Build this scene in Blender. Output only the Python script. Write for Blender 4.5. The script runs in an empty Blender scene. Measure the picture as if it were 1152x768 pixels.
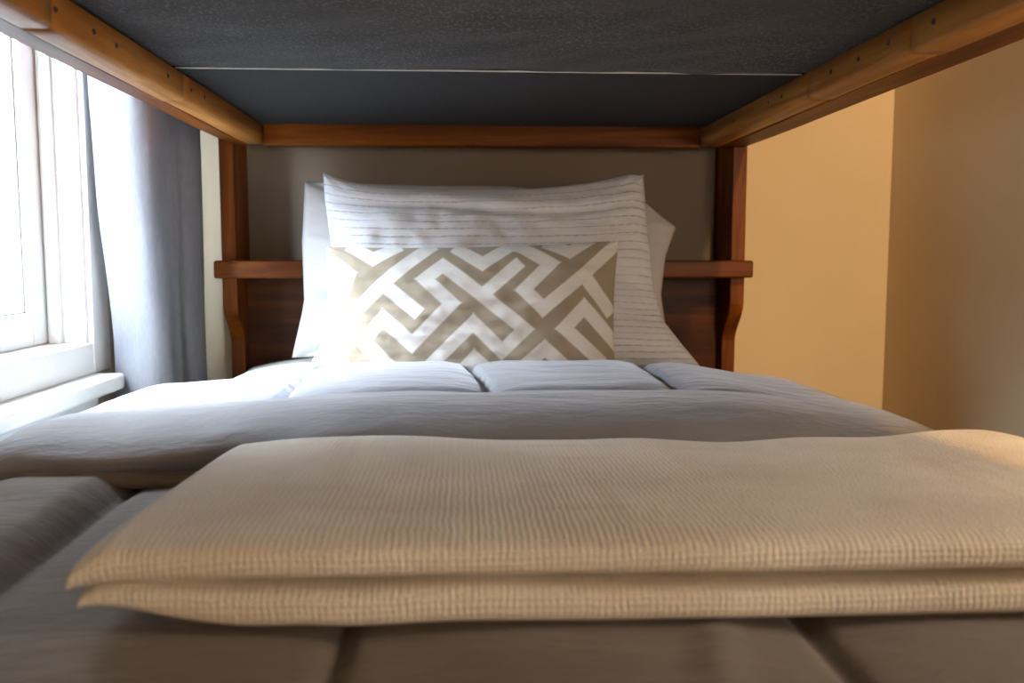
import bpy, math, random
import numpy as np
from mathutils import Vector, noise, Euler

random.seed(4)
sc = bpy.context.scene
COL = sc.collection
ZC = 0.70                      # eye height above the floor; heights below are given relative to it


# ------------------------------------------------------------------ helpers
def nz(x, y, z=0.0):
    return noise.noise(Vector((x, y, z)))


def sstep(a, b, x):
    t = min(1.0, max(0.0, (x - a) / (b - a)))
    return t * t * (3 - 2 * t)


def link(o, parent=None):
    COL.objects.link(o)
    if parent is not None:
        o.parent = parent
        w = Vector((0, 0, 0))
        q = parent
        while q is not None:
            w += Vector(q.location)
            q = q.parent
        o.location = -w
    return o


def mesh_obj(name, verts, faces, m, parent=None, uvs=None, smooth=True, attr=None):
    me = bpy.data.meshes.new(name)
    me.from_pydata([tuple(v) for v in verts], [], [tuple(f) for f in faces])
    if smooth:
        me.polygons.foreach_set('use_smooth', [True] * len(me.polygons))
    if uvs is not None:
        uvl = me.uv_layers.new(name='UVMap')
        idx = np.empty(len(me.loops), dtype=np.int32)
        me.loops.foreach_get('vertex_index', idx)
        uvl.data.foreach_set('uv', np.asarray(uvs, dtype=np.float32)[idx].ravel())
    if attr is not None:
        a = me.attributes.new(attr[0], 'FLOAT', 'POINT')
        a.data.foreach_set('value', np.asarray(attr[1], dtype=np.float32))
    me.materials.append(m)
    me.update()
    o = bpy.data.objects.new(name, me)
    return link(o, parent)


class MB:
    """collects shapes, in coordinates relative to the eye height"""
    def __init__(s):
        s.v, s.f = [], []

    def add(s, vs, fs):
        n = len(s.v)
        s.v += [tuple(v) for v in vs]
        s.f += [tuple(i + n for i in f) for f in fs]

    def box(s, x0, x1, y0, y1, z0, z1):
        vs = [(x, y, z) for z in (z0, z1) for y in (y0, y1) for x in (x0, x1)]
        s.add(vs, [(0, 2, 3, 1), (4, 5, 7, 6), (0, 1, 5, 4), (1, 3, 7, 5), (3, 2, 6, 7), (2, 0, 4, 6)])

    def prism_x(s, prof, x0, x1):
        """profile of (y,z) points, extruded in x"""
        n = len(prof)
        vs = [(x0, y, z) for y, z in prof] + [(x1, y, z) for y, z in prof]
        fs = [tuple(range(n)), tuple(range(2 * n - 1, n - 1, -1))]
        fs += [((i + 1) % n, i, n + i, n + (i + 1) % n) for i in range(n)]
        s.add(vs, fs)

    def prism_y(s, prof, y0, y1, wob=None, n=2):
        """profile of (x,z) points, extruded in y with optional wobble"""
        k = len(prof)
        vs = []
        for j in range(n):
            y = y0 + (y1 - y0) * j / (n - 1)
            for i, (x, z) in enumerate(prof):
                dx, dz = wob(y, i) if wob else (0, 0)
                vs.append((x + dx, y, z + dz))
        fs = [tuple(range(k - 1, -1, -1)), tuple((n - 1) * k + i for i in range(k))]
        for j in range(n - 1):
            fs += [(j * k + i, j * k + (i + 1) % k, (j + 1) * k + (i + 1) % k, (j + 1) * k + i) for i in range(k)]
        s.add(vs, fs)

    def tube(s, pts, r, seg=10, caps=True):
        pts = [Vector(p) for p in pts]
        n = len(pts)
        vs, fs = [], []
        for i, p in enumerate(pts):
            d = (pts[min(i + 1, n - 1)] - pts[max(i - 1, 0)]).normalized()
            a = Vector((0, 0, 1)) if abs(d.z) < .9 else Vector((1, 0, 0))
            u = d.cross(a).normalized()
            w = d.cross(u)
            for k in range(seg):
                t = 2 * math.pi * k / seg
                vs.append(p + (u * math.cos(t) + w * math.sin(t)) * r)
        for i in range(n - 1):
            fs += [(i * seg + k, i * seg + (k + 1) % seg, (i + 1) * seg + (k + 1) % seg, (i + 1) * seg + k) for k in range(seg)]
        if caps:
            fs += [tuple(range(seg - 1, -1, -1)), tuple((n - 1) * seg + k for k in range(seg))]
        s.add(vs, fs)

    def build(s, name, m, parent=None, bevel=0.0, smooth=False, seg=2):
        import bmesh
        o = mesh_obj(name, [(x, y, z + ZC) for x, y, z in s.v], s.f, m, parent, smooth=smooth)
        bm = bmesh.new()
        bm.from_mesh(o.data)
        bmesh.ops.recalc_face_normals(bm, faces=bm.faces)
        bm.to_mesh(o.data)
        bm.free()
        if bevel:
            b = o.modifiers.new('bevel', 'BEVEL')
            b.width = bevel
            b.segments = seg
            b.limit_method = 'ANGLE'
            o.data.polygons.foreach_set('use_smooth', [True] * len(o.data.polygons))
            w = o.modifiers.new('wn', 'WEIGHTED_NORMAL')
            w.keep_sharp = True
        return o


def tag(o, label=None, cat=None, group=None, kind=None):
    for k, v in (('label', label), ('category', cat), ('group', group), ('kind', kind)):
        if v:
            o[k] = v
    return o


def empty(name, loc, label, cat, group=None):
    o = bpy.data.objects.new(name, None)
    o.location = (loc[0], loc[1], loc[2] + ZC)
    o.empty_display_size = .05
    COL.objects.link(o)
    return tag(o, label, cat, group)


def grid_faces(nu, nv, base=0, flip=False, close_u=False):
    fs = []
    mu = nu if close_u else nu - 1
    for j in range(nv - 1):
        for i in range(mu):
            a, b = j * nu + i, j * nu + (i + 1) % nu
            q = (base + a, base + b, base + b + nu, base + a + nu)
            fs.append(q[::-1] if flip else q)
    return fs


# ------------------------------------------------------------------ materials
class NT:
    def __init__(s, name):
        s.m = bpy.data.materials.new(name)
        s.m.use_nodes = True
        s.t = s.m.node_tree
        s.b = s.t.nodes['Principled BSDF']
        s.out = s.t.nodes['Material Output']

    def n(s, typ, ins=None, **kw):
        nd = s.t.nodes.new(typ)
        for k, v in kw.items():
            setattr(nd, k, v)
        for k, v in (ins or {}).items():
            s.set(nd.inputs[k], v)
        return nd

    def set(s, sock, v):
        if isinstance(v, bpy.types.NodeSocket):
            s.t.links.new(v, sock)
        else:
            sock.default_value = v

    def math(s, op, a, b=None, c=None):
        nd = s.n('ShaderNodeMath', operation=op)
        for i, v in enumerate((a, b, c)):
            if v is not None:
                s.set(nd.inputs[i], v)
        return nd.outputs[0]

    def mix(s, f, a, b):
        nd = s.n('ShaderNodeMix', data_type='RGBA')
        s.set(nd.inputs[0], f)
        s.set(nd.inputs[6], a)
        s.set(nd.inputs[7], b)
        return nd.outputs[2]

    def ramp(s, f, p0, p1):
        nd = s.n('ShaderNodeMapRange')
        nd.interpolation_type = 'SMOOTHSTEP'
        s.set(nd.inputs[0], f)
        nd.inputs[1].default_value, nd.inputs[2].default_value = p0, p1
        return nd.outputs[0]

    def coord(s, which='Object', scale=(1, 1, 1)):
        tc = s.n('ShaderNodeTexCoord')
        mp = s.n('ShaderNodeMapping')
        s.set(mp.inputs['Vector'], tc.outputs[which])
        mp.inputs['Scale'].default_value = scale
        return mp.outputs[0]

    def noise(s, vec, scale, detail=3, rough=.5):
        nd = s.n('ShaderNodeTexNoise', {'Vector': vec, 'Scale': scale, 'Detail': detail, 'Roughness': rough})
        return nd.outputs['Fac']

    def bump(s, h, dist, strength=1.0, prev=None):
        nd = s.n('ShaderNodeBump', {'Height': h, 'Distance': dist, 'Strength': strength})
        if prev is not None:
            s.set(nd.inputs['Normal'], prev)
        return nd.outputs[0]

    def fin(s, col=None, rough=None, normal=None, **kw):
        if col is not None:
            s.set(s.b.inputs['Base Color'], col)
        if rough is not None:
            s.set(s.b.inputs['Roughness'], rough)
        if normal is not None:
            s.set(s.b.inputs['Normal'], normal)
        for k, v in kw.items():
            s.set(s.b.inputs[k.replace('_', ' ')], v)
        return s.m


def rgb(r, g, b):
    return (r, g, b, 1)


def paint(name, c, amp=.0012, rough=.75):
    t = NT(name)
    v = t.coord()
    n1 = t.noise(v, 2.2, 4)
    col = t.mix(t.ramp(n1, .35, .7), rgb(*[k * .96 for k in c]), rgb(*[min(1, k * 1.03) for k in c]))
    n2 = t.noise(v, 170, 2)
    return t.fin(col, rough, t.bump(n2, amp, .25))


def wood(name, dark, mid, light, axis='y', rough=.5, coat=.08):
    t = NT(name)
    lo, hi = 1.6, 26
    scale = {'y': (hi, lo, hi), 'x': (lo, hi, hi), 'z': (hi, hi, lo)}[axis]
    v = t.coord('Object', scale)
    warp = t.noise(t.coord('Object', tuple(k * .3 for k in scale)), 2.0, 3)
    ad = t.n('ShaderNodeVectorMath', operation='ADD')
    t.set(ad.inputs[0], v)
    sc_ = t.n('ShaderNodeVectorMath', operation='SCALE')
    cmb = t.n('ShaderNodeCombineXYZ', {'X': warp, 'Y': warp, 'Z': warp})
    t.set(sc_.inputs[0], cmb.outputs[0])
    sc_.inputs['Scale'].default_value = 4.0
    t.set(ad.inputs[1], sc_.outputs[0])
    g = t.noise(ad.outputs[0], 1.1, 5, .6)
    fine = t.noise(t.coord('Object', tuple(k * 6 if k > 5 else k * 1.5 for k in scale)), 1.0, 3)
    c1 = t.mix(t.ramp(g, .3, .68), rgb(*dark), rgb(*mid))
    c2 = t.mix(t.math('MULTIPLY', t.ramp(g, .55, .8), .8), c1, rgb(*light))
    c3 = t.mix(t.math('MULTIPLY', t.ramp(fine, .5, .75), .35), c2, rgb(*dark))
    nrm = t.bump(fine, .0006, .5)
    return t.fin(c3, rough, nrm, Coat_Weight=coat, Coat_Roughness=.3, Specular_IOR_Level=.15)


def cloth(name, c, c2=None, weave=900, amp=.0004, rough=.9, sheen=.25, blotch=6, wr=0, sheen_tint=None):
    t = NT(name)
    v = t.coord()
    c2 = c2 or tuple(k * .88 for k in c)
    col = t.mix(t.ramp(t.noise(v, blotch, 4), .35, .68), rgb(*c2), rgb(*c))
    fine = t.noise(v, weave, 2)
    col = t.mix(t.math('MULTIPLY', t.ramp(fine, .35, .7), .18), col, rgb(*[k * .7 for k in c]))
    nrm = t.bump(fine, amp, .5)
    if wr:
        nrm = t.bump(t.noise(t.coord('Object', (1, 2.6, 1)), 14, 5, .6), wr, .8, nrm)
    return t.fin(col, rough, nrm, Sheen_Weight=sheen, Sheen_Roughness=.45,
                 Sheen_Tint=rgb(*(sheen_tint or (1, 1, 1))))


M = {}
M['wall'] = paint('cream_wall_paint', (.72, .605, .42))
M['ceiling'] = paint('white_ceiling_paint', (.8, .78, .74))
M['white_paint'] = paint('white_gloss_paint', (.86, .87, .86), .0008, .35)
M['floor'] = wood('floor_oak', (.12, .07, .035), (.22, .13, .07), (.33, .2, .11), 'y', .5, .1)
WD, WM, WL = (.09, .0215, .002), (.22, .060, .005), (.35, .118, .013)
M['wood_y'] = wood('honey_pine_lengthwise', WD, WM, WL, 'y')
M['wood_x'] = wood('honey_pine_crosswise', WD, WM, WL, 'x')
M['wood_z'] = wood('honey_pine_upright', WD, WM, WL, 'z')
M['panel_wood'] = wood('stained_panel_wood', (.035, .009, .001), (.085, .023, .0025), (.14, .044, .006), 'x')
M['cleat_wood'] = wood('pale_pine_strip', (.25, .090, .016), (.50, .22, .05), (.66, .35, .105), 'y', .5, .12)


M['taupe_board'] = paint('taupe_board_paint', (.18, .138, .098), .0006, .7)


def felt(name, c, spk, sh):
    t = NT(name)
    v = t.coord('Object', (1, 1, 1))
    fib = t.noise(t.coord('Object', (1, .55, 1)), 300, 3, .75)
    cl = t.noise(v, 5, 4, .6)
    col = t.mix(t.math('MULTIPLY', t.ramp(fib, .48, .66), t.ramp(cl, .2, .75)), rgb(*c), rgb(*spk))
    nrm = t.bump(fib, .0022, .8)
    nrm = t.bump(t.noise(t.coord('Object', (1.3, 1, 1)), 9, 4), .006, .6, nrm)
    return t.fin(col, .95, nrm, Sheen_Weight=sh, Sheen_Roughness=.5)


M['felt'] = felt('black_dust_cover_felt', (.009, .0095, .0115), (.115, .121, .135), .10)
M['felt_smooth'] = felt('black_smooth_dust_cover', (.0055, .006, .0075), (.010, .0105, .0125), .03)
M['thread'] = cloth('pale_thread', (.75, .74, .7))
t = NT('dark_screw_metal')
M['screw'] = t.fin(rgb(.05, .045, .04), .4, Metallic=.8)
t = NT('satin_nickel')
M['nickel'] = t.fin(rgb(.5, .5, .5), .3, Metallic=1.0)
M['sheet'] = cloth('fitted_sheet_cotton', (.62, .64, .60), weave=1200, sheen=.1)
M['white_cotton'] = cloth('white_pillow_cotton', (.58, .57, .57), (.53, .52, .52), weave=1300, sheen=.1, wr=.004)
M['quilt_grey'] = cloth('grey_comforter_cotton', (.20, .196, .212), (.176, .172, .188), 1300, .0003, .62, .35, 5, .006, (.9, .92, 1))
M['quilt_taupe'] = cloth('taupe_comforter_cotton', (.185, .156, .14), (.155, .13, .116), 1300, .0003, .75, .2, 4, .006)
M['stitch'] = cloth('grey_stitching', (.12, .12, .13))
M['gasket'] = cloth('dark_glazing_putty', (.16, .16, .15))

# striped pillow case: rows of fine dashes
t = NT('white_pintuck_pillowcase')
uv = t.n('ShaderNodeTexCoord').outputs['UV']
sp = t.n('ShaderNodeSeparateXYZ', {'Vector': uv})
wob = t.noise(uv, 9, 3)
vv = t.math('ADD', sp.outputs[1], t.math('MULTIPLY', t.math('SUBTRACT', wob, .5), .012))
rows = t.math('MULTIPLY', vv, 27)
fr = t.math('FRACT', rows)
row = t.math('FLOOR', rows)
line = t.math('SUBTRACT', 1.0, t.ramp(t.math('ABSOLUTE', t.math('SUBTRACT', fr, .5)), .02, .09))
h = t.math('FRACT', t.math('MULTIPLY', t.math('SINE', t.math('MULTIPLY', row, 12.99)), 43.7))
dash = t.ramp(t.math('ABSOLUTE', t.math('SUBTRACT', t.math('FRACT', t.math('ADD', t.math('MULTIPLY', sp.outputs[0], 38), h)), .5)), .14, .2)
patch = t.ramp(t.noise(uv, 6, 2), .4, .56)
dk = t.math('MULTIPLY', t.math('MULTIPLY', line, dash), t.math('ADD', .12, t.math('MULTIPLY', patch, .33)))
basec = t.mix(t.ramp(t.noise(uv, 5, 3), .35, .65), rgb(.66, .675, .74), rgb(.72, .735, .79))
colr = t.mix(dk, basec, rgb(.24, .23, .25))
nr = t.bump(line, .0016, .8)
nr = t.bump(t.noise(t.coord('UV', (1, 4.4, 1)), 6, 5, .55), .007, .6, nr)
nr = t.bump(t.noise(uv, 500, 2), .0004, .4, nr)
M['pintuck'] = t.fin(colr, .9, nr, Sheen_Weight=.12)

# maze pattern cushion
t = NT('maze_pattern_cushion_fabric')
pat = t.n('ShaderNodeAttribute', attribute_name='pattern').outputs['Fac']
tv = t.coord('UV', (520, 300, 1))
thr = t.noise(t.coord('UV', (60, 520, 1)), 1.0, 2)
thr2 = t.noise(t.coord('UV', (700, 60, 1)), 1.0, 2)
lin = t.mix(t.math('MULTIPLY', t.math('ADD', thr, thr2), .5), rgb(.27, .222, .16), rgb(.45, .385, .295))
wht = t.mix(t.noise(t.coord('UV', (180, 120, 1)), 1.0, 2), rgb(.70, .69, .67), rgb(.84, .83, .81))
colr = t.mix(pat, lin, wht)
nr = t.bump(t.math('ADD', thr, thr2), .0012, .5)
nr = t.bump(t.noise(t.coord('UV', (3, 2, 1)), 4, 4), .008, .5, nr)
M['maze'] = t.fin(colr, .95, nr, Sheen_Weight=.15)

# woven throw: ribs along the bed, fine cross threads
t = NT('cream_waffle_throw')
uv = t.n('ShaderNodeTexCoord').outputs['UV']
sp = t.n('ShaderNodeSeparateXYZ', {'Vector': uv})
wn = t.noise(t.coord('UV', (1, 1, 1)), 55, 4, .65)
px_ = t.math('ADD', sp.outputs[0], t.math('MULTIPLY', t.math('SUBTRACT', wn, .5), .0062))
rib = t.math('SINE', t.math('MULTIPLY', px_, 2 * math.pi / .0044))
py_ = t.math('ADD', sp.outputs[1], t.math('MULTIPLY', t.math('SUBTRACT', wn, .5), .004))
wft = t.math('SINE', t.math('MULTIPLY', py_, 2 * math.pi / .0042))
brk = t.noise(t.coord('UV', (60, 210, 1)), 1.6, 2)
hgt = t.math('ADD', t.math('MULTIPLY', rib, t.ramp(brk, .3, .68)), t.math('MULTIPLY', wft, .45))
st = t.noise(t.coord('UV', (22, 2.2, 1)), 1.0, 3)
st2 = t.noise(t.coord('UV', (5, 26, 1)), 1.0, 3)
c0 = t.mix(t.ramp(t.noise(uv, 7, 3), .35, .66), rgb(.68, .615, .53), rgb(.79, .735, .65))
c0 = t.mix(t.math('MULTIPLY', t.ramp(st, .56, .78), .5), c0, rgb(.60, .44, .28))
c0 = t.mix(t.math('MULTIPLY', t.ramp(st2, .56, .76), .35), c0, rgb(.60, .45, .30))
c0 = t.mix(t.math('MULTIPLY', t.ramp(hgt, .4, -1.2), .15), c0, rgb(.38, .29, .20))
nr = t.bump(hgt, .0007, .7)
nr = t.bump(t.noise(uv, 900, 2), .0006, .5, nr)
M['throw'] = t.fin(c0, .95, nr, Sheen_Weight=.2, Sheen_Roughness=.5)

# curtain: linen that lets some daylight through
t = NT('pale_grey_curtain_linen')
v = t.coord('Object', (1, 1, .25))
sl = t.noise(v, 240, 3)
colr = t.mix(t.ramp(sl, .35, .7), rgb(.27, .275, .305), rgb(.34, .345, .38))
t.fin(colr, .95, t.bump(t.noise(t.coord(), 800, 2), .0004, .5), Sheen_Weight=.1)
tr = t.n('ShaderNodeBsdfTranslucent', {'Color': rgb(.62, .64, .68)})
mx = t.n('ShaderNodeMixShader', {0: .40})
t.set(mx.inputs[1], t.b.outputs[0])
t.set(mx.inputs[2], tr.outputs[0])
t.set(t.out.inputs[0], mx.outputs[0])
M['curtain'] = t.m

# window glass
t = NT('window_glass')
tp = t.n('ShaderNodeBsdfTransparent', {'Color': rgb(.97, .99, .985)})
gl = t.n('ShaderNodeBsdfGlossy', {'Roughness': .02})
lw = t.n('ShaderNodeLayerWeight', {'Blend': .5})
fn = t.math('ADD', .03, t.math('MULTIPLY', t.math('POWER', lw.outputs['Facing'], 5.0), .6))
mx = t.n('ShaderNodeMixShader', {0: fn})
t.set(mx.inputs[1], tp.outputs[0])
t.set(mx.inputs[2], gl.outputs[0])
t.set(t.out.inputs[0], mx.outputs[0])
M['glass'] = t.m

# ------------------------------------------------------------------ room shell
WX, RX, BY, FY = -.66, .92, 1.90, -1.75        # left wall, right wall, back wall, front wall
CZ, FZ = 1.75, -ZC
OY0, OY1, OZ0, OZ1 = 1.10, 1.60, -.15, .74     # window opening


def structure(o):
    return tag(o, kind='structure')


b = MB(); b.box(WX - .2, RX + .15, FY - .15, BY + .15, FZ - .1, FZ)
structure(b.build('floor', M['floor']))
b = MB(); b.box(WX - .2, RX + .15, FY - .15, BY + .15, CZ, CZ + .1)
structure(b.build('ceiling', M['ceiling']))
b = MB(); b.box(WX - .2, RX + .15, BY, BY + .15, FZ, CZ)
structure(b.build('wall_back', M['wall']))
b = MB(); b.box(WX - .2, RX + .15, FY - .15, FY, FZ, CZ)
structure(b.build('wall_front', M['ceiling']))
b = MB(); b.box(RX, RX + .15, FY, BY, FZ, CZ)
structure(b.build('wall_right', M['wall']))
b = MB()
b.box(WX - .14, WX, FY, OY0, FZ, CZ)
b.box(WX - .14, WX, OY1, BY, FZ, CZ)
b.box(WX - .14, WX, OY0, OY1, FZ, OZ0 - .02)
b.box(WX - .14, WX, OY0, OY1, OZ1, CZ)
structure(b.build('wall_left', M['wall']))

# window: painted reveal lining, sash, pane, stool
b = MB()                                        # lining of the opening, three sides + sub-sill
b.box(WX - .135, WX + .004, OY1 - .014, OY1, OZ0, OZ1)
b.box(WX - .135, WX + .004, OY0, OY0 + .014, OZ0, OZ1)
b.box(WX - .135, WX + .004, OY0, OY1, OZ1 - .014, OZ1)
b.box(WX - .135, WX + .002, OY0, OY1, OZ0 - .02, OZ0)
b.box(WX - .052, WX - .034, OY1 - .030, OY1 - .014, OZ0, OZ1)     # stop bead
b.box(WX - .052, WX - .034, OY0 + .014, OY0 + .030, OZ0, OZ1)
win = structure(b.build('window_1', M['white_paint'], bevel=.002))
SX0, SX1 = WX - .10, WX - .055
sy0, sy1, sz0, sz1 = OY0 + .014, OY1 - .014, OZ0, OZ1 - .014
b = MB()
b.box(SX0, SX1, sy0, sy0 + .06, sz0, sz1)
b.box(SX0, SX1, sy1 - .06, sy1, sz0, sz1)
b.box(SX0, SX1, sy0 + .06, sy1 - .06, sz0, sz0 + .055)
b.box(SX0, SX1, sy0 + .06, sy1 - .06, sz1 - .06, sz1)
b.build('sash_frame', M['white_paint'], win, bevel=.004)
b = MB()
gy0, gy1, gz0, gz1 = sy0 + .06, sy1 - .06, sz0 + .055, sz1 - .06
for q in ((gy0, gy0 + .004, gz0, gz1), (gy1 - .004, gy1, gz0, gz1), (gy0, gy1, gz0, gz0 + .003), (gy0, gy1, gz1 - .003, gz1)):
    b.box(SX1 - .022, SX1 - .012, *q)
b.build('glazing_bead', M['gasket'], win)
b = MB(); b.box(SX0 + .014, SX0 + .019, gy0, gy1, gz0, gz1)
b.build('window_pane', M['glass'], win)
b = MB()
b.box(WX - .005, WX + .062, OY0 - .05, OY1 + .005, -.233, -.205)
b.build('window_sill', M['white_paint'], win, bevel=.006, seg=3)
b = MB()
b.box(WX, WX + .018, OY0 - .03, OY1 - .005, -.30, -.233)
b.box(WX, WX + .012, OY0, OY1, -.205, OZ0 - .001)
b.build('sill_apron', M['white_paint'], win, bevel=.003)
b = MB()
b.box(WX, WX + .014, OY1 - .004, OY1 + .07, -.205, OZ1 + .07)
b.box(WX, WX + .014, OY0 - .07, OY0 + .004, -.205, OZ1 + .07)
b.box(WX, WX + .014, OY0 + .004, OY1 - .004, OZ1 - .004, OZ1 + .07)
b.build('casing', M['white_paint'], win, bevel=.003)

# ------------------------------------------------------------------ curtain
cur = empty('curtain', (-.58, 1.70, -.62), 'pale grey linen curtain gathered beside the bright window', 'curtain')
plan = [(-.636, 1.600), (-.632, 1.580), (-.606, 1.570), (-.575, 1.560), (-.548, 1.560), (-.530, 1.578), (-.531, 1.615), (-.545, 1.68), (-.558, 1.73),
        (-.550, 1.755), (-.535, 1.755), (-.521, 1.764), (-.511, 1.785), (-.518, 1.81), (-.535, 1.825)]
P = np.array(plan)
tt = np.linspace(0, 1, 90)
seg = np.linspace(0, 1, len(P))


def catmull(P, n):
    out = []
    k = len(P) - 1
    for i in range(n):
        f = i / (n - 1) * k
        j = min(int(f), k - 1)
        u = f - j
        p0, p1, p2, p3 = P[max(j - 1, 0)], P[j], P[j + 1], P[min(j + 2, k)]
        out.append(.5 * (2 * p1 + (p2 - p0) * u + (2 * p0 - 5 * p1 + 4 * p2 - p3) * u * u + (3 * p1 - p0 - 3 * p2 + p3) * u ** 3))
    return out


pl = catmull(P, 110)
NVc = 110
vs = []
for j in range(NVc):
    z = .84 + (-.62 - .84) * j / (NVc - 1)
    for i, p in enumerate(pl):
        f = i / 109
        lower = sstep(.5, -.3, z)
        x = p[0] + .016 * lower * (1 - f) + .004 * nz(f * 3, z * 2.2) + .008 * lower * math.sin(z * 9) * f * .4
        y = p[1] + .042 * (1 - sstep(0, .45, f)) * sstep(.12, -.16, z) + .007 * nz(f * 5 + 7, z * 1.6) + .003 * nz(f * 9, z * 7)
        vs.append((x, y, z + ZC))
mesh_obj('drape', vs, grid_faces(110, NVc), M['curtain'], cur).modifiers.new('thick', 'SOLIDIFY').thickness = .0016
b = MB(); b.tube([(-.60, .78, .86), (-.60, 1.86, .86)], .011, 14)
for y in (.77, 1.87):
    b.tube([(-.60, y - .012, .86), (-.60, y + .012, .86)], .02, 14)
rod = b.build('curtain_rod', M['nickel'], smooth=True)
tag(rod, 'metal curtain rod fixed above the window', 'curtain rod')
for y in (.83, 1.855):
    b = MB(); b.box(WX, -.585, y - .008, y + .008, 0.838, 0.852); b.box(WX, WX + .006, y - .02, y + .02, .80, .89)
    b.build('rod_bracket', M['nickel'], rod, bevel=.002)

# ------------------------------------------------------------------ bunk bed
bed = empty('bunk_bed', (.05, .8, FZ), 'honey brown wooden bunk bed with shelf headboard and upper rails', 'bunk bed')
HX0, HX1 = -.463, .558                         # outer faces of the headboard sides
TH = .028
curve = [(1.752 + .052 * (.5 - .5 * math.cos(math.pi * k / 12)), -.092 - .085 * k / 12) for k in range(13)]
prof = [(1.752, .62)] + curve + [(1.804, FZ), (1.885, FZ), (1.885, .62)]
for x0 in (HX0, HX1 - TH):
    b = MB(); b.prism_x(prof, x0, x0 + TH)
    b.build('side_board', M['wood_z'], bed, bevel=.0025)
b = MB(); b.box(HX0 - .008, HX1 + .008, 1.722, 1.884, -.042, -.0085)
b.build('shelf', M['wood_x'], bed, bevel=.004, seg=3)
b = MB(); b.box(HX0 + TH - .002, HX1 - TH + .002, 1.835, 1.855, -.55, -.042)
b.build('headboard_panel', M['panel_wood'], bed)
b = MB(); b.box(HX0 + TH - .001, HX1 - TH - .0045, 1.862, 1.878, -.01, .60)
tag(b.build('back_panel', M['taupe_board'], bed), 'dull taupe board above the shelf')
b = MB(); b.box(-.376, .462, 1.735, 1.775, .2085, .30)
b.build('cross_beam', M['wood_x'], bed, bevel=.004, seg=3)


def rail(x0, x1, zb):
    b = MB()
    b.prism_y([(x0, zb + .004), (x0 + .004, zb), (x1 - .004, zb), (x1, zb + .004), (x1, .42), (x0, .42)],
              -.22, 1.775, lambda y, i: (.0012 * nz(y * 4, i * .2), .0016 * nz(y * 3, 4)), 60)
    return b.build('upper_rail', M['wood_y'], bed, smooth=False)


rail(-.443, -.409, .2115)
rail(.500, .5535, .2115)


def cleat(x0, x1, y0, y1, zb, inner):
    r = .006
    pr = []
    for cx, cz, a0 in ((x0 + r, zb + r, 180), (x1 - r, zb + r, 270)):
        for k in range(5):
            a = math.radians(a0 + 90 * k / 4)
            pr.append((cx + r * math.cos(a), cz + r * math.sin(a)))
    pr += [(x1, .2435), (x0, .2435)]
    b = MB()
    b.prism_y(pr, y0 + .0006, y1 - .0006, lambda y, i: (.001 * nz(y * 6, 2 + x0), .0012 * nz(y * 5, 9 + x0)),
              max(4, int((y1 - y0) * 40)))
    o = b.build('cleat', M['cleat_wood'], bed)
    o.data.polygons.foreach_set('use_smooth', [len(p.vertices) == 4 for p in o.data.polygons])
    return o


def screws(o, x, nx, ys, z0):
    for k, (y, dz) in enumerate(ys):
        b = MB()
        seg = 12
        z = z0 + dz
        rr = .0033
        vs = [(x, y + rr * math.cos(2 * math.pi * i / seg), z + rr * math.sin(2 * math.pi * i / seg)) for i in range(seg)]
        vs += [(x + nx * .0013, y + rr * .7 * math.cos(2 * math.pi * i / seg), z + rr * .7 * math.sin(2 * math.pi * i / seg)) for i in range(seg)]
        vs += [(x + nx * .0005, y + rr * .3 * math.cos(2 * math.pi * i / seg), z + rr * .3 * math.sin(2 * math.pi * i / seg)) for i in range(seg)]
        fs = [(i, (i + 1) % seg, seg + (i + 1) % seg, seg + i) for i in range(seg)]
        fs += [(seg + i, seg + (i + 1) % seg, 2 * seg + (i + 1) % seg, 2 * seg + i) for i in range(seg)]
        fs += [tuple(range(2 * seg, 3 * seg))]
        b.add(vs, fs)
        b.build('screw', M['screw'], o)


XL, XR = -.374, .460
LS = [(-.05, 0), (.2, .002), (.45, 0), (.62, .001), (.773, .001), (.871, -.001), (.957, 0), (1.017, 0), (1.187, .001), (1.284, .001), (1.349, .003)]
RS = [(.0, 0), (.3, .001), (.6, 0), (.791, .002), (.875, 0), (.968, .001), (1.042, 0), (1.12, .001), (1.293, .001), (1.349, .002), (1.522, 0)]
for (y0, y1, zb) in ((-.2, .865, .2072), (.865, 1.255, .2075), (1.255, 1.735, .2085)):
    c = cleat(XL - .033, XL, y0, y1, zb, 1)
    screws(c, XL, 1, [s for s in LS if y0 < s[0] < y1], .227)
for (y0, y1, zb) in ((-.2, .918, .2065), (.918, 1.196, .2080), (1.196, 1.735, .2092)):
    c = cleat(XR, XR + .038, y0, y1, zb, -1)
    screws(c, XR, -1, [s for s in RS if y0 < s[0] < y1], .228)
# lower bunk: side rails, deck, foot posts
for x0, x1 in ((-.452, -.425), (.52, .547)):
    b = MB(); b.box(x0, x1, -.2, 1.81, -.52, -.40)
    b.build('lower_rail', M['wood_y'], bed, bevel=.003)
for k in range(9):
    y = -.12 + k * .22
    b = MB(); b.box(-.43, .525, y, y + .075, -.452, -.432)
    b.build('slat', M['cleat_wood'], bed, bevel=.002)
for x0 in (HX0, HX1 - .05):
    b = MB(); b.box(x0, x0 + .05, -.27, -.205, FZ, .62)
    b.build('foot_post', M['wood_z'], bed, bevel=.004)
b = MB(); b.box(HX0 + .04, HX1 - .04, -.25, -.225, -.52, -.40)
b.build('foot_rail', M['wood_x'], bed, bevel=.003)


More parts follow.
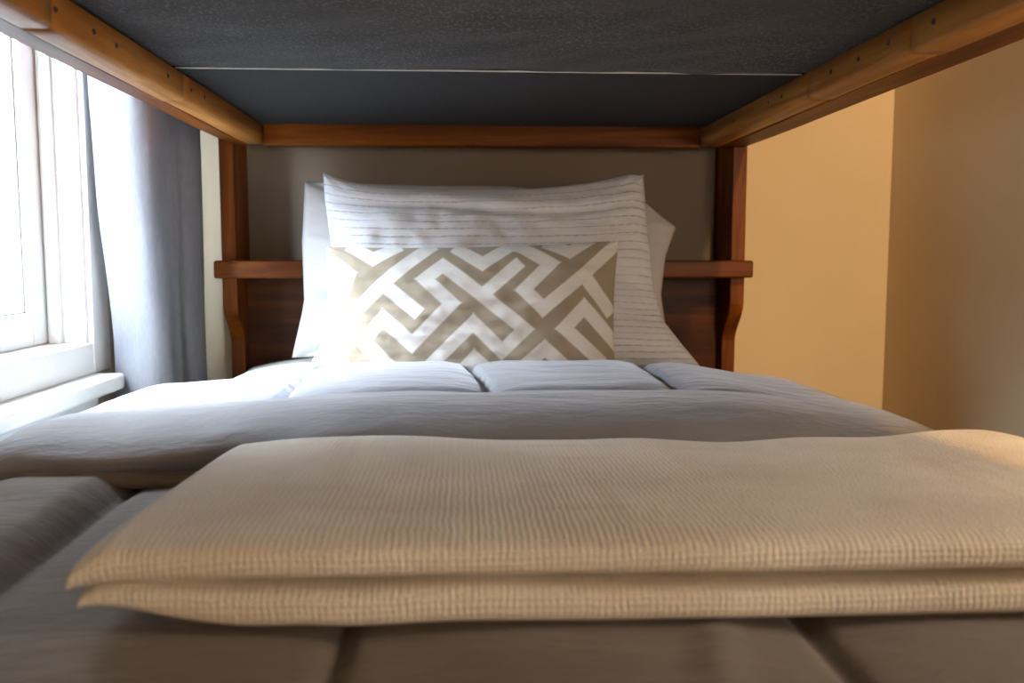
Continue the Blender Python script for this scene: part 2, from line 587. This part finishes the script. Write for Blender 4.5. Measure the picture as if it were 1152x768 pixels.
# upper bunk base panels with black dust cover
def base_panel(y0, y1, m, sag, name, wr, label):
    nu, nv = 110, max(20, int((y1 - y0) * 90))
    x0, x1 = XL - .030, XR + .034
    vs = []
    for j in range(nv):
        fy = j / (nv - 1)
        y = y0 + (y1 - y0) * fy
        for i in range(nu):
            fx = i / (nu - 1)
            x = x0 + (x1 - x0) * fx
            e = min(1, max(0, (x - XL) / .05)) * min(1, max(0, (XR - x) / .05))
            e = e * e * (3 - 2 * e)
            ey = sstep(y1 - .0005, y1 - .05, y)
            z = .2475 - sag * e * (.35 + .65 * ey) * (.75 + .5 * nz(x * 3, y * 3.5, 2)) \
                - wr * e * (nz(x * 5 + .8 * nz(y * 3, 1), y * 9) + .5 * nz(x * 14 + y * 9, y * 13))
            vs.append((x, y, min(z, .2475) + ZC))
    fs = grid_faces(nu, nv)
    n = len(vs)
    vs += [(x, y, .262 + ZC) for x, y, z in vs]
    fs += grid_faces(nu, nv, n, True)
    for i in range(nu - 1):
        fs += [(i + 1, i, n + i, n + i + 1), ((nv - 1) * nu + i, (nv - 1) * nu + i + 1, n + (nv - 1) * nu + i + 1, n + (nv - 1) * nu + i)]
    for j in range(nv - 1):
        a, c = j * nu, (j + 1) * nu
        fs += [(a, c, n + c, n + a), (c + nu - 1, a + nu - 1, n + a + nu - 1, n + c + nu - 1)]
    o = mesh_obj(name, vs, [f[::-1] for f in fs], m)
    return tag(o, label, 'bed base', 'upper bunk base panels')


near = base_panel(-.2, 1.2195, M['felt'], .007, 'bed_base_panel', .0055,
                  'fuzzy black cloth-covered bed base panel nearest the viewer overhead')
far = base_panel(1.2215, 1.734, M['felt_smooth'], .0, 'bed_base_panel', .0005,
                 'smooth black bed base panel overhead, against the headboard beam')
b = MB(); b.tube([(XL + (XR - XL) * k / 40, 1.2195, .2452 + .0003 * nz(k * .2, 3)) for k in range(41)], .0012, 8)
tag(b.build('edge_piping', M['thread'], near, smooth=True), 'pale thread along the panel edge')

# ------------------------------------------------------------------ mattress
b = MB(); b.box(-.42, .515, -.195, 1.80, -.43, -.275)
mt = b.build('mattress', M['sheet'], bevel=.04, seg=6)
tag(mt, 'mattress in a pale sheet under the bedding', 'mattress')

# ------------------------------------------------------------------ comforter
CXL, CXR, RR, Z0 = -.440, .478, .07, -.240


def section(s, off, CXR=CXR):
    """bed cross-section at running length s, lifted off by off along the normal"""
    if s < CXL or s > CXR:
        sg = -1 if s < CXL else 1
        c = CXL if s < CXL else CXR
        d = abs(s - c)
        a = d / RR
        if a < math.pi / 2:
            return (c + sg * (RR + off) * math.sin(a), Z0 - RR + (RR + off) * math.cos(a))
        return (c + sg * (RR + off), Z0 - RR - (d - RR * math.pi / 2))
    return (s, Z0 + off)


def groove(d, w):
    return math.exp(-(d / w) ** 2)


comf = empty('comforter', (.02, .7, -.275), 'grey quilted comforter spread over the bed with its top folded back', 'comforter')
SEAM = (-.337, -.077, .220, .46)


def body_off(s, y):
    h = .0
    # puffed channels between the lengthwise seams
    edges = (-.62,) + SEAM + (.72,)
    for a, c in zip(edges, edges[1:]):
        if a <= s < c:
            u = (s - a) / (c - a)
            h += .008 * (math.sin(math.pi * u) ** .6)
    if s < -.337:
        h += .015 * sstep(-.337, -.375, s) * (.8 + .5 * nz(s * 7, y * 4, 3)) + .010 * nz(s * 6 + y * 6, y * 9, 1) * sstep(-.34, -.4, s)
    for q in SEAM:
        h -= .006 * groove(s - q, .008)
    h += .0035 * nz(s * 3, y * 4, 5) + .0015 * nz(s * 11, y * 8, 8)
    # tucks at the flat strip right of the middle seam
    h += .004 * groove((s - .175) - (y - .6) * .25, .014) * sstep(.72, .62, y)
    return h


nu, nv = 300, 170
vs = []
ss = np.linspace(CXL - .28, CXR + .28, nu)
for j in range(nv):
    y = -.21 + (1.38 + .21) * j / (nv - 1)
    for s in ss:
        o = body_off(float(s), y)
        x, z = section(float(s), o)
        vs.append((x, y, z + ZC))
o = mesh_obj('quilted_body', vs, grid_faces(nu, nv), M['quilt_taupe'], comf)
md = o.modifiers.new('thick', 'SOLIDIFY'); md.thickness = .012; md.offset = -1
tag(o, 'taupe side of the comforter, in the foreground')

# folded-back grey layer: profile across the bed length
TSEAM = (-.228, .022, .272)


def flap(y, s):
    """top offset of the flap at length y"""
    edge = sstep(CXL - .02, CXL + .34, s) * sstep(CXR + .06, CXR - .2, s)
    T = .046 + .024 * edge
    h = T * (1 - .05 * sstep(1.25, 1.4, y))
    for q in TSEAM:
        qq = q + .03 * nz(y * 3, q * 7) * .5 + (1.2 - y) * .06 * (1 if q < .1 else -.3)
        h -= .011 * groove(s - qq, .007) * sstep(1.06, 1.09, y) + .006 * groove(s - qq, .03) * sstep(1.05, 1.1, y)
    cs = 1.075 + .012 * nz(s * 5, 3)
    pk = sstep(-.34, -.2, s) * sstep(.46, .3, s)
    h -= .010 * groove(y - cs, .010) * pk
    if y > cs:
        h += .010 * (1 - math.exp(-(y - cs) / .022)) * pk * (.8 + .4 * nz(s * 4, 11)) - .005
    h += .0022 * nz(s * 5, y * 14, 2) + .0016 * nz(s * 13 + y * 4, y * 34, 4)
    # soft creases running across the bed on the rolled front
    fr_ = sstep(1.06, .97, y)
    h += fr_ * (.0045 * nz(s * 2.2, y * 26, 6) + .0022 * nz(s * 6 + y * 12, y * 40, 9))
    return h


ys = []
ang = np.linspace(-math.pi * .42, math.pi / 2, 26)     # rolled front, then the flat, then the rounded end
YF, YE = .905, 1.405
prof = []
for a in ang:
    prof.append(('f', a))
for y in np.linspace(1.005, 1.36, 90)[1:]:
    prof.append(('t', y))
for a in np.linspace(math.pi / 2, -.2, 14)[1:]:
    prof.append(('e', a))
nu = 300
ss = np.linspace(CXL - .30, CXR + .26, nu)
vs = []
for k, a in prof:
    for s in ss:
        s = float(s)
        yf = YF + .006 * nz(s * 4, 1) + .010 * sstep(.0, -.45, s)
        if k == 'f':
            T = flap(1.005, s)
            ry, rz = .100, T * .60
            bul = .004 * nz(s * 4 + 3, a * 2.0, 4) + .002 * nz(s * 11, a * 4, 7)
            if a >= 0:
                y = yf + ry - (ry + bul) * math.cos(a) ** .8
                of = T - rz + (rz + bul * (1 - abs(math.sin(a)))) * math.sin(a)
            else:
                y = yf + .026 * (1 - math.cos(a))
                of = T - rz + (T - rz - .004) * math.sin(a)
            of = max(of, .001)
            y = min(y, 1.005)
        elif k == 't':
            y, of = a, flap(a, s)
        else:
            T = flap(1.36, s)
            y = 1.36 + .045 * math.cos(a)
            of = T * .45 + T * .55 * math.sin(a)
        yy = y
        x, z = section(s, of + .010)
        vs.append((x, yy, z + ZC))
o = mesh_obj('folded_top', vs, grid_faces(nu, len(prof)), M['quilt_grey'], comf)
tag(o, 'glossy grey side, folded back towards the pillows')
# the under layer peeking out below the roll, taupe
vs = []
na = 12
for i, s in enumerate(ss):
    s = float(s)
    for k in range(na):
        a = math.pi * (1.5 - 1.0 * k / (na - 1)) if False else math.pi / 2 + math.pi * k / (na - 1)
        yf = YF + .004 + .006 * nz(s * 4, 1) + .010 * sstep(.0, -.45, s)
        y = yf + .016 * (math.cos(a)) + .004
        of = .012 + .009 * math.sin(a)
        x, z = section(s, of)
        vs.append((x, y, z + ZC))
o = mesh_obj('lining_edge', vs, grid_faces(na, nu, 0, True), M['quilt_taupe'], comf)
tag(o, 'taupe hem showing under the grey fold')

# ------------------------------------------------------------------ throw blanket
thr_root = empty('throw_blanket', (.2, .72, Z0), 'cream ribbed throw blanket folded flat across the foot of the bed', 'blanket')


def throw_layer(name, b0, t0, xl, inset, seed):
    """one folded thickness: closed loop profile in (y, height), swept along the bed's cross-section"""
    XE = .60
    ns, npf = 330, 84
    vs, uvs = [], []
    for i in range(ns):
        f = i / (ns - 1)
        s = xl + (XE - xl) * (f ** 1.25)
        end = min(1.0, max(0.0, (s - xl) / (.022 if seed < 2 else .07))) ** .5              # thins to a pinch at the left end
        lft = sstep(xl + .12, xl, s)
        yf = .526 + inset + .004 * nz(s * 5, seed) + .008 * lft + (s - .1) * -.01
        yb = .893 - inset * .4 + .003 * nz(s * 6, seed + 3)
        for k in range(npf):
            p = k / npf
            t_ = 2 * math.pi * p
            c, sn = math.cos(t_), math.sin(t_)
            ex = .22                                                 # flat superellipse: long flats, round ends
            cy = math.copysign(abs(c) ** ex, c)
            cz = math.copysign(abs(sn) ** .62, sn)
            y = (yf + yb) / 2 - cy * (yb - yf) / 2
            g = (y - yf) / (yb - yf)
            base = b0 * (1 - .15 * g) + (.012 * nz(s * 7, 3.3) * 0) + .002 * g
            th = t0 * (.30 + .70 * end) * (1 - .22 * g)
            wav = .0045 * nz(s * 4.5, y * 3, seed) + .0025 * nz(s * 11, y * 5, seed + 5) * g
            lift = 0.0
            if seed < 2:   # upper layer sags between soft waves at its back edge
                lift = g * (.0055 * math.cos(2 * math.pi * (s + .13) / .66) + .006 * nz(s * 9, 2.2)) - .004 * lft
            else:
                lift = .016 * lft + .004 * nz(s * 14, 5.5) * sstep(.2, -.2, s)
            h = base + th * .5 + cz * th * .5 + lift + wav * (.5 + .5 * cz)
            x, z = section(s, max(h, .0015) + .004, CXR + .045)
            vs.append((x, y, z + ZC))
            u = s
            # distance round the loop, so the ribs keep running over the front edge
            if cz >= 0:
                v = y - (1 - cz) * .014
            else:
                v = yf - .014 + cz * .014 - (y - yf)
            uvs.append((u, v))
    fs = grid_faces(npf, ns, 0, True, True)
    fs.append(tuple(range(npf)))
    fs.append(tuple((ns - 1) * npf + k for k in range(npf))[::-1])
    return mesh_obj(name, vs, fs, M['throw'], thr_root, uvs=uvs)


throw_layer('lower_fold', .004, .033, -.236, .004, 2.5)
throw_layer('upper_fold', .036, .030, -.240, .0, 1.5)


# ------------------------------------------------------------------ pillows
def pillow(name, m, outline, W, Hh, T, place, parent=None, n=90, pexp=2.6, ear=.0, wrinkle=.004, seed=0.0, patfn=None, flange=.0):
    """closed pillow; outline(u,v)->(x,z) local metres, place(x,depth,z)->world"""
    us = np.sin(np.linspace(-math.pi / 2, math.pi / 2, n)) * .35 + np.linspace(-1, 1, n) * .65
    vs, uvs, at = [], [], []
    for side in (1, -1):
        for v in us:
            for u in us:
                u, v = float(u), float(v)
                a = max(0.0, 1 - abs(u) ** pexp)
                c = max(0.0, 1 - abs(v) ** pexp)
                t_ = T * .5 * (a ** .55) * (c ** .55)
                w = wrinkle * (a * c) ** .35
                # creases radiating from the corners and running along the case
                w *= nz(u * 3 + seed, v * 5 + .6 * nz(u * 4, seed), seed) + .6 * nz(u * 9 + v * 3, v * 9, seed + 4)
                cor = (abs(u) * abs(v)) ** 3
                w += wrinkle * 1.3 * cor * nz(math.atan2(1.05 - abs(v), 1.05 - abs(u)) * 4, seed + 9)
                x, z = outline(u, v)
                d = t_ + w
                if a * c <= 1e-9:
                    d = 0
                vs.append(place(x, -side * max(d, 0.0) if a * c > 1e-9 else 0.0, z, u, v))
                uvs.append((u * .5 + .5, v * .5 + .5))
                at.append(patfn(u, v) if patfn and side == 1 else 0.0)
    fs = grid_faces(n, n, 0) + grid_faces(n, n, n * n, True)
    vs = [(x, y, z + ZC) for x, y, z in vs]
    import bmesh
    o = mesh_obj(name, vs, fs, m, parent, uvs=uvs, attr=('pattern', at) if patfn else None)
    bm = bmesh.new(); bm.from_mesh(o.data)
    bmesh.ops.remove_doubles(bm, verts=[q for q in bm.verts if q.is_boundary], dist=.00005)
    bmesh.ops.recalc_face_normals(bm, faces=bm.faces)
    bm.to_mesh(o.data); bm.free()
    return o


def lean(x0, y0, z0, ang, yaw=0.0, roll=0.0, sag=None):
    ca, sa = math.cos(ang), math.sin(ang)
    cy, sy = math.cos(yaw), math.sin(yaw)
    cr, sr = math.cos(roll), math.sin(roll)

    def f(x, d, z, u, v):
        if sag:
            x, d, z = sag(x, d, z, u, v)
        x, z = x * cr - z * sr, x * sr + z * cr
        y, z = d * ca + z * sa, z * ca - d * sa
        x, y = x * cy - y * sy, x * sy + y * cy
        return (x0 + x, y0 + y, z0 + z)
    return f


# flat pillow at the bottom, lying on the mattress
def out_flat(u, v):
    return (u * .40 * (1 - .04 * (1 - v * v)), v * .150 * (1 - .05 * (1 - u * u)))


def place_flat(x, d, z, u, v):
    return (-.033 + x, 1.668 + z, -.226 + (-d if d < 0 else -d * .95))


def interp(t, tab):
    tab = sorted(tab)
    return float(np.interp(t, [a for a, c in tab], [c for a, c in tab]))


p = pillow('pillow', M['sheet'], out_flat, 0, 0, .082, place_flat, n=60, wrinkle=.003, seed=2.2)
tag(p, 'flat pale pillow lying lowest, under the two upright white ones', 'pillow', 'bed pillows')


# plain white pillow behind, leaning on the shelf
def out_back(u, v):
    right = interp(v, [(1, .285), (.62, .345), (.2, .325), (-.3, .315), (-1, .33)])
    left = interp(v, [(1, .345), (.3, .350), (-.35, .346), (-.5, .350), (-1, .368)])
    x = u * (right if u > 0 else left)
    z = v * .162 * (1 - .04 * (1 - u * u))
    if v > 0 and u > 0:
        z -= .035 * sstep(.0, 1.0, u) * v
    return x, z


def sag_back(x, d, z, u, v):
    d *= 1 - .55 * groove(v + .38, .10) * sstep(-.2, -.9, u)
    return x, d, z


p = pillow('pillow', M['white_cotton'], out_back, 0, 0, .085, lean(.055, 1.664, -.024, .13, sag=sag_back), n=80, wrinkle=.007, seed=7.7)
tag(p, 'plain white pillow standing behind the dashed one, its edges peeking out', 'pillow', 'bed pillows')


# dashed pillow in front
def out_front(u, v):
    right = interp(v, [(1, .286), (.6, .290), (.0, .300), (-.4, .314), (-.72, .345), (-1, .375)])
    left = interp(v, [(1, .280), (.75, .276), (.3, .262), (-.2, .262), (-.6, .272), (-1, .300)])
    x = u * (right if u > 0 else left)
    top = .205 - .030 * (1 - abs(u) ** 4.2) + .010 * sstep(.1, .9, u) * (1 - sstep(.9, 1, u))
    z = v * (top if v > 0 else .145)
    return x, z


def sag_front(x, d, z, u, v):
    d += -.020 * sstep(-.3, -1, v)
    # a soft tuck running along below the top edge
    d += .010 * groove(v - .74 + .05 * math.sin(u * 3), .05) * (1 - u ** 4)
    return x, d, z


p = pillow('pillow', M['pintuck'], out_front, 0, 0, .13, lean(.036, 1.562, -.055, .20, sag=sag_front), n=120, wrinkle=.008, seed=3.1, pexp=3.0)
tag(p, 'white pillow with rows of fine grey dashes behind the patterned cushion', 'pillow', 'bed pillows')

# patterned cushion
STROKES = [
    [(20, 115), (165, 230), (95, 400), (150, 478), (345, 285), (590, 80)],
    [(345, 285), (522, 432)],
    [(190, 80), (295, 148), (410, 80)],
    [(390, 710), (255, 580), (350, 465), (512, 605), (710, 400), (568, 265), (660, 190), (1100, 545), (982, 655), (828, 505), (605, 725)],
    [(905, 330), (1047, 200)],
    [(740, 95), (868, 185), (1015, 80), (1060, 85), (1228, 195), (1092, 335), (1197, 437), (1410, 260), (1580, 95)],
    [(1410, 260), (1562, 440)],
    [(1220, 75), (1330, 128), (1445, 50)],
    [(1500, 700), (1315, 540), (1420, 432), (1600, 610)],
    [(1100, 735), (1208, 645), (1300, 725)],
    [(790, 740), (838, 690), (895, 740)],
    [(60, 560), (110, 640), (180, 735)], [(50, 420), (60, 640)],
]
SEGS = []
def unit(q):
    q = np.asarray(q, float)
    return q / math.hypot(*q)


for st_ in STROKES:
    p_ = [np.array(q, float) for q in st_]
    dirs = [unit(c - a) for a, c in zip(p_, p_[1:])]
    for k, d in enumerate(dirs):
        n0 = unit(d + dirs[k - 1]) if k else d                       # mitre lines at the corners
        n1 = unit(d + dirs[k + 1]) if k + 1 < len(dirs) else d
        SEGS.append((p_[k], p_[k + 1], d, n0, n1, 3.5 if k else 30, 3.5 if k + 1 < len(dirs) else 30))


def maze(u, v):
    p_ = np.array((45 + (u * .5 + .5) * 1553, 70 + (1 - (v * .5 + .5)) * 800))
    best = 1e9
    for a, c, d, n0, n1, e0, e1 in SEGS:
        qx, qy = p_[0] - a[0], p_[1] - a[1]
        e = abs(qx * d[1] - qy * d[0])
        if e > 42:
            continue
        f0 = -(qx * n0[0] + qy * n0[1])
        f1 = (p_[0] - c[0]) * n1[0] + (p_[1] - c[1]) * n1[1]
        best = min(best, max(e, 36 + f0 - e0, 36 + f1 - e1))
    return 1 - sstep(33, 39, best)


def out_cush(u, v):
    x = u * .241 * (1 - .035 * (1 - v * v)) + .004 * v
    z = v * .127 * (1 - .05 * (1 - u * u)) + .005 * u
    return x, z


p = pillow('cushion', M['maze'], out_cush, 0, 0, .10, lean(.014, 1.457, -.104, .20), n=260, wrinkle=.004, seed=5.5, patfn=maze)
tag(p, 'oblong cushion with beige and white maze pattern in front of the pillows', 'cushion')

# ------------------------------------------------------------------ light
w = bpy.data.worlds.new('sky')
sc.world = w
w.use_nodes = True
nt = w.node_tree
bg = nt.nodes['Background']
tc = nt.nodes.new('ShaderNodeTexCoord')
sx = nt.nodes.new('ShaderNodeSeparateXYZ')
nt.links.new(tc.outputs['Generated'], sx.inputs[0])
def wmath(op, a, b_):
    nd = nt.nodes.new('ShaderNodeMath')
    nd.operation = op
    for k, q in enumerate((a, b_)):
        if isinstance(q, (int, float)):
            nd.inputs[k].default_value = q
        else:
            nt.links.new(q, nd.inputs[k])
    return nd.outputs[0]


def wramp(f, a, b_):
    mr = nt.nodes.new('ShaderNodeMapRange')
    mr.interpolation_type = 'SMOOTHSTEP'
    nt.links.new(f, mr.inputs[0])
    mr.inputs[1].default_value, mr.inputs[2].default_value = a, b_
    return mr.outputs[0]


# hazy sky: brightest high up and towards the veiled sun, dimmer towards the ground
SKY_LOW, SKY_HIGH, SKY_SUN = 3.4, 6.0, 150.0
elv = wramp(sx.outputs[2], .10, .75)
azm = wmath('MULTIPLY', wramp(sx.outputs[1], .6, .1), wmath('ADD', .12, wmath('MULTIPLY', .88, wramp(sx.outputs[1], -.5, -.05))))
low = wmath('ADD', SKY_LOW, wmath('MULTIPLY', 110.0, wramp(sx.outputs[1], -.74, -.86)))
nt.links.new(wmath('ADD', low, wmath('MULTIPLY', elv, wmath('ADD', SKY_HIGH, wmath('MULTIPLY', azm, SKY_SUN)))), bg.inputs[1])
bg.inputs[0].default_value = (.78, .87, 1.0, 1)


def light(name, typ, loc, energy, color, **kw):
    d = bpy.data.lights.new(name, typ)
    d.energy = energy
    d.color = color
    for k, v_ in kw.items():
        setattr(d, k, v_)
    o = bpy.data.objects.new(name, d)
    o.location = (loc[0], loc[1], loc[2] + ZC)
    COL.objects.link(o)
    return o


pt = light('window_portal', 'AREA', (WX - .15, (OY0 + OY1) / 2, (OZ0 + OZ1) / 2), 1, (1, 1, 1), shape='RECTANGLE', size=OY1 - OY0, size_y=OZ1 - OZ0)
pt.rotation_euler = (math.radians(90), 0, math.radians(-90))
pt.data.cycles.is_portal = True
sp_ = light('wall_lamp', 'SPOT', (.84, -1.0, 1.45), 168, (1, .565, .175), shadow_soft_size=.05, spot_size=math.radians(52), spot_blend=.6)
sp_.rotation_euler = (Vector((.74, 1.9, .0)) - Vector((.84, -1.0, 1.45))).to_track_quat('-Z', 'Y').to_euler()
light('front_fill', 'POINT', (.80, -1.30, .10), 25, (1, .82, .64), shadow_soft_size=.14)  # added fill from behind the camera, no lamp stands there
light('right_fill', 'POINT', (.84, .34, .15), 9, (1, .86, .70), shadow_soft_size=.10)  # unseen fill added at the right to brighten the throw and pillows

# ------------------------------------------------------------------ camera
cd = bpy.data.cameras.new('camera')
cam = bpy.data.objects.new('camera', cd)
COL.objects.link(cam)
sc.camera = cam
cam.location = (0, 0, ZC)
cam.rotation_euler = Euler((math.radians(90 - 5.45), 0, math.radians(-3.12)), 'XYZ')
cd.sensor_width = 36
cd.lens = 1006 / 1152 * 36
cd.clip_start = .02
cd.dof.use_dof = True
cd.dof.focus_distance = 1.15
cd.dof.aperture_fstop = 5.3

sc.view_settings.view_transform = 'Standard'
sc.view_settings.look = 'None'
sc.view_settings.gamma = 1
sc.view_settings.use_curve_mapping = False
sc.view_settings.exposure = 0.0
sc.cycles.use_denoising = True
sc.cycles.max_bounces = 10
sc.cycles.diffuse_bounces = 6
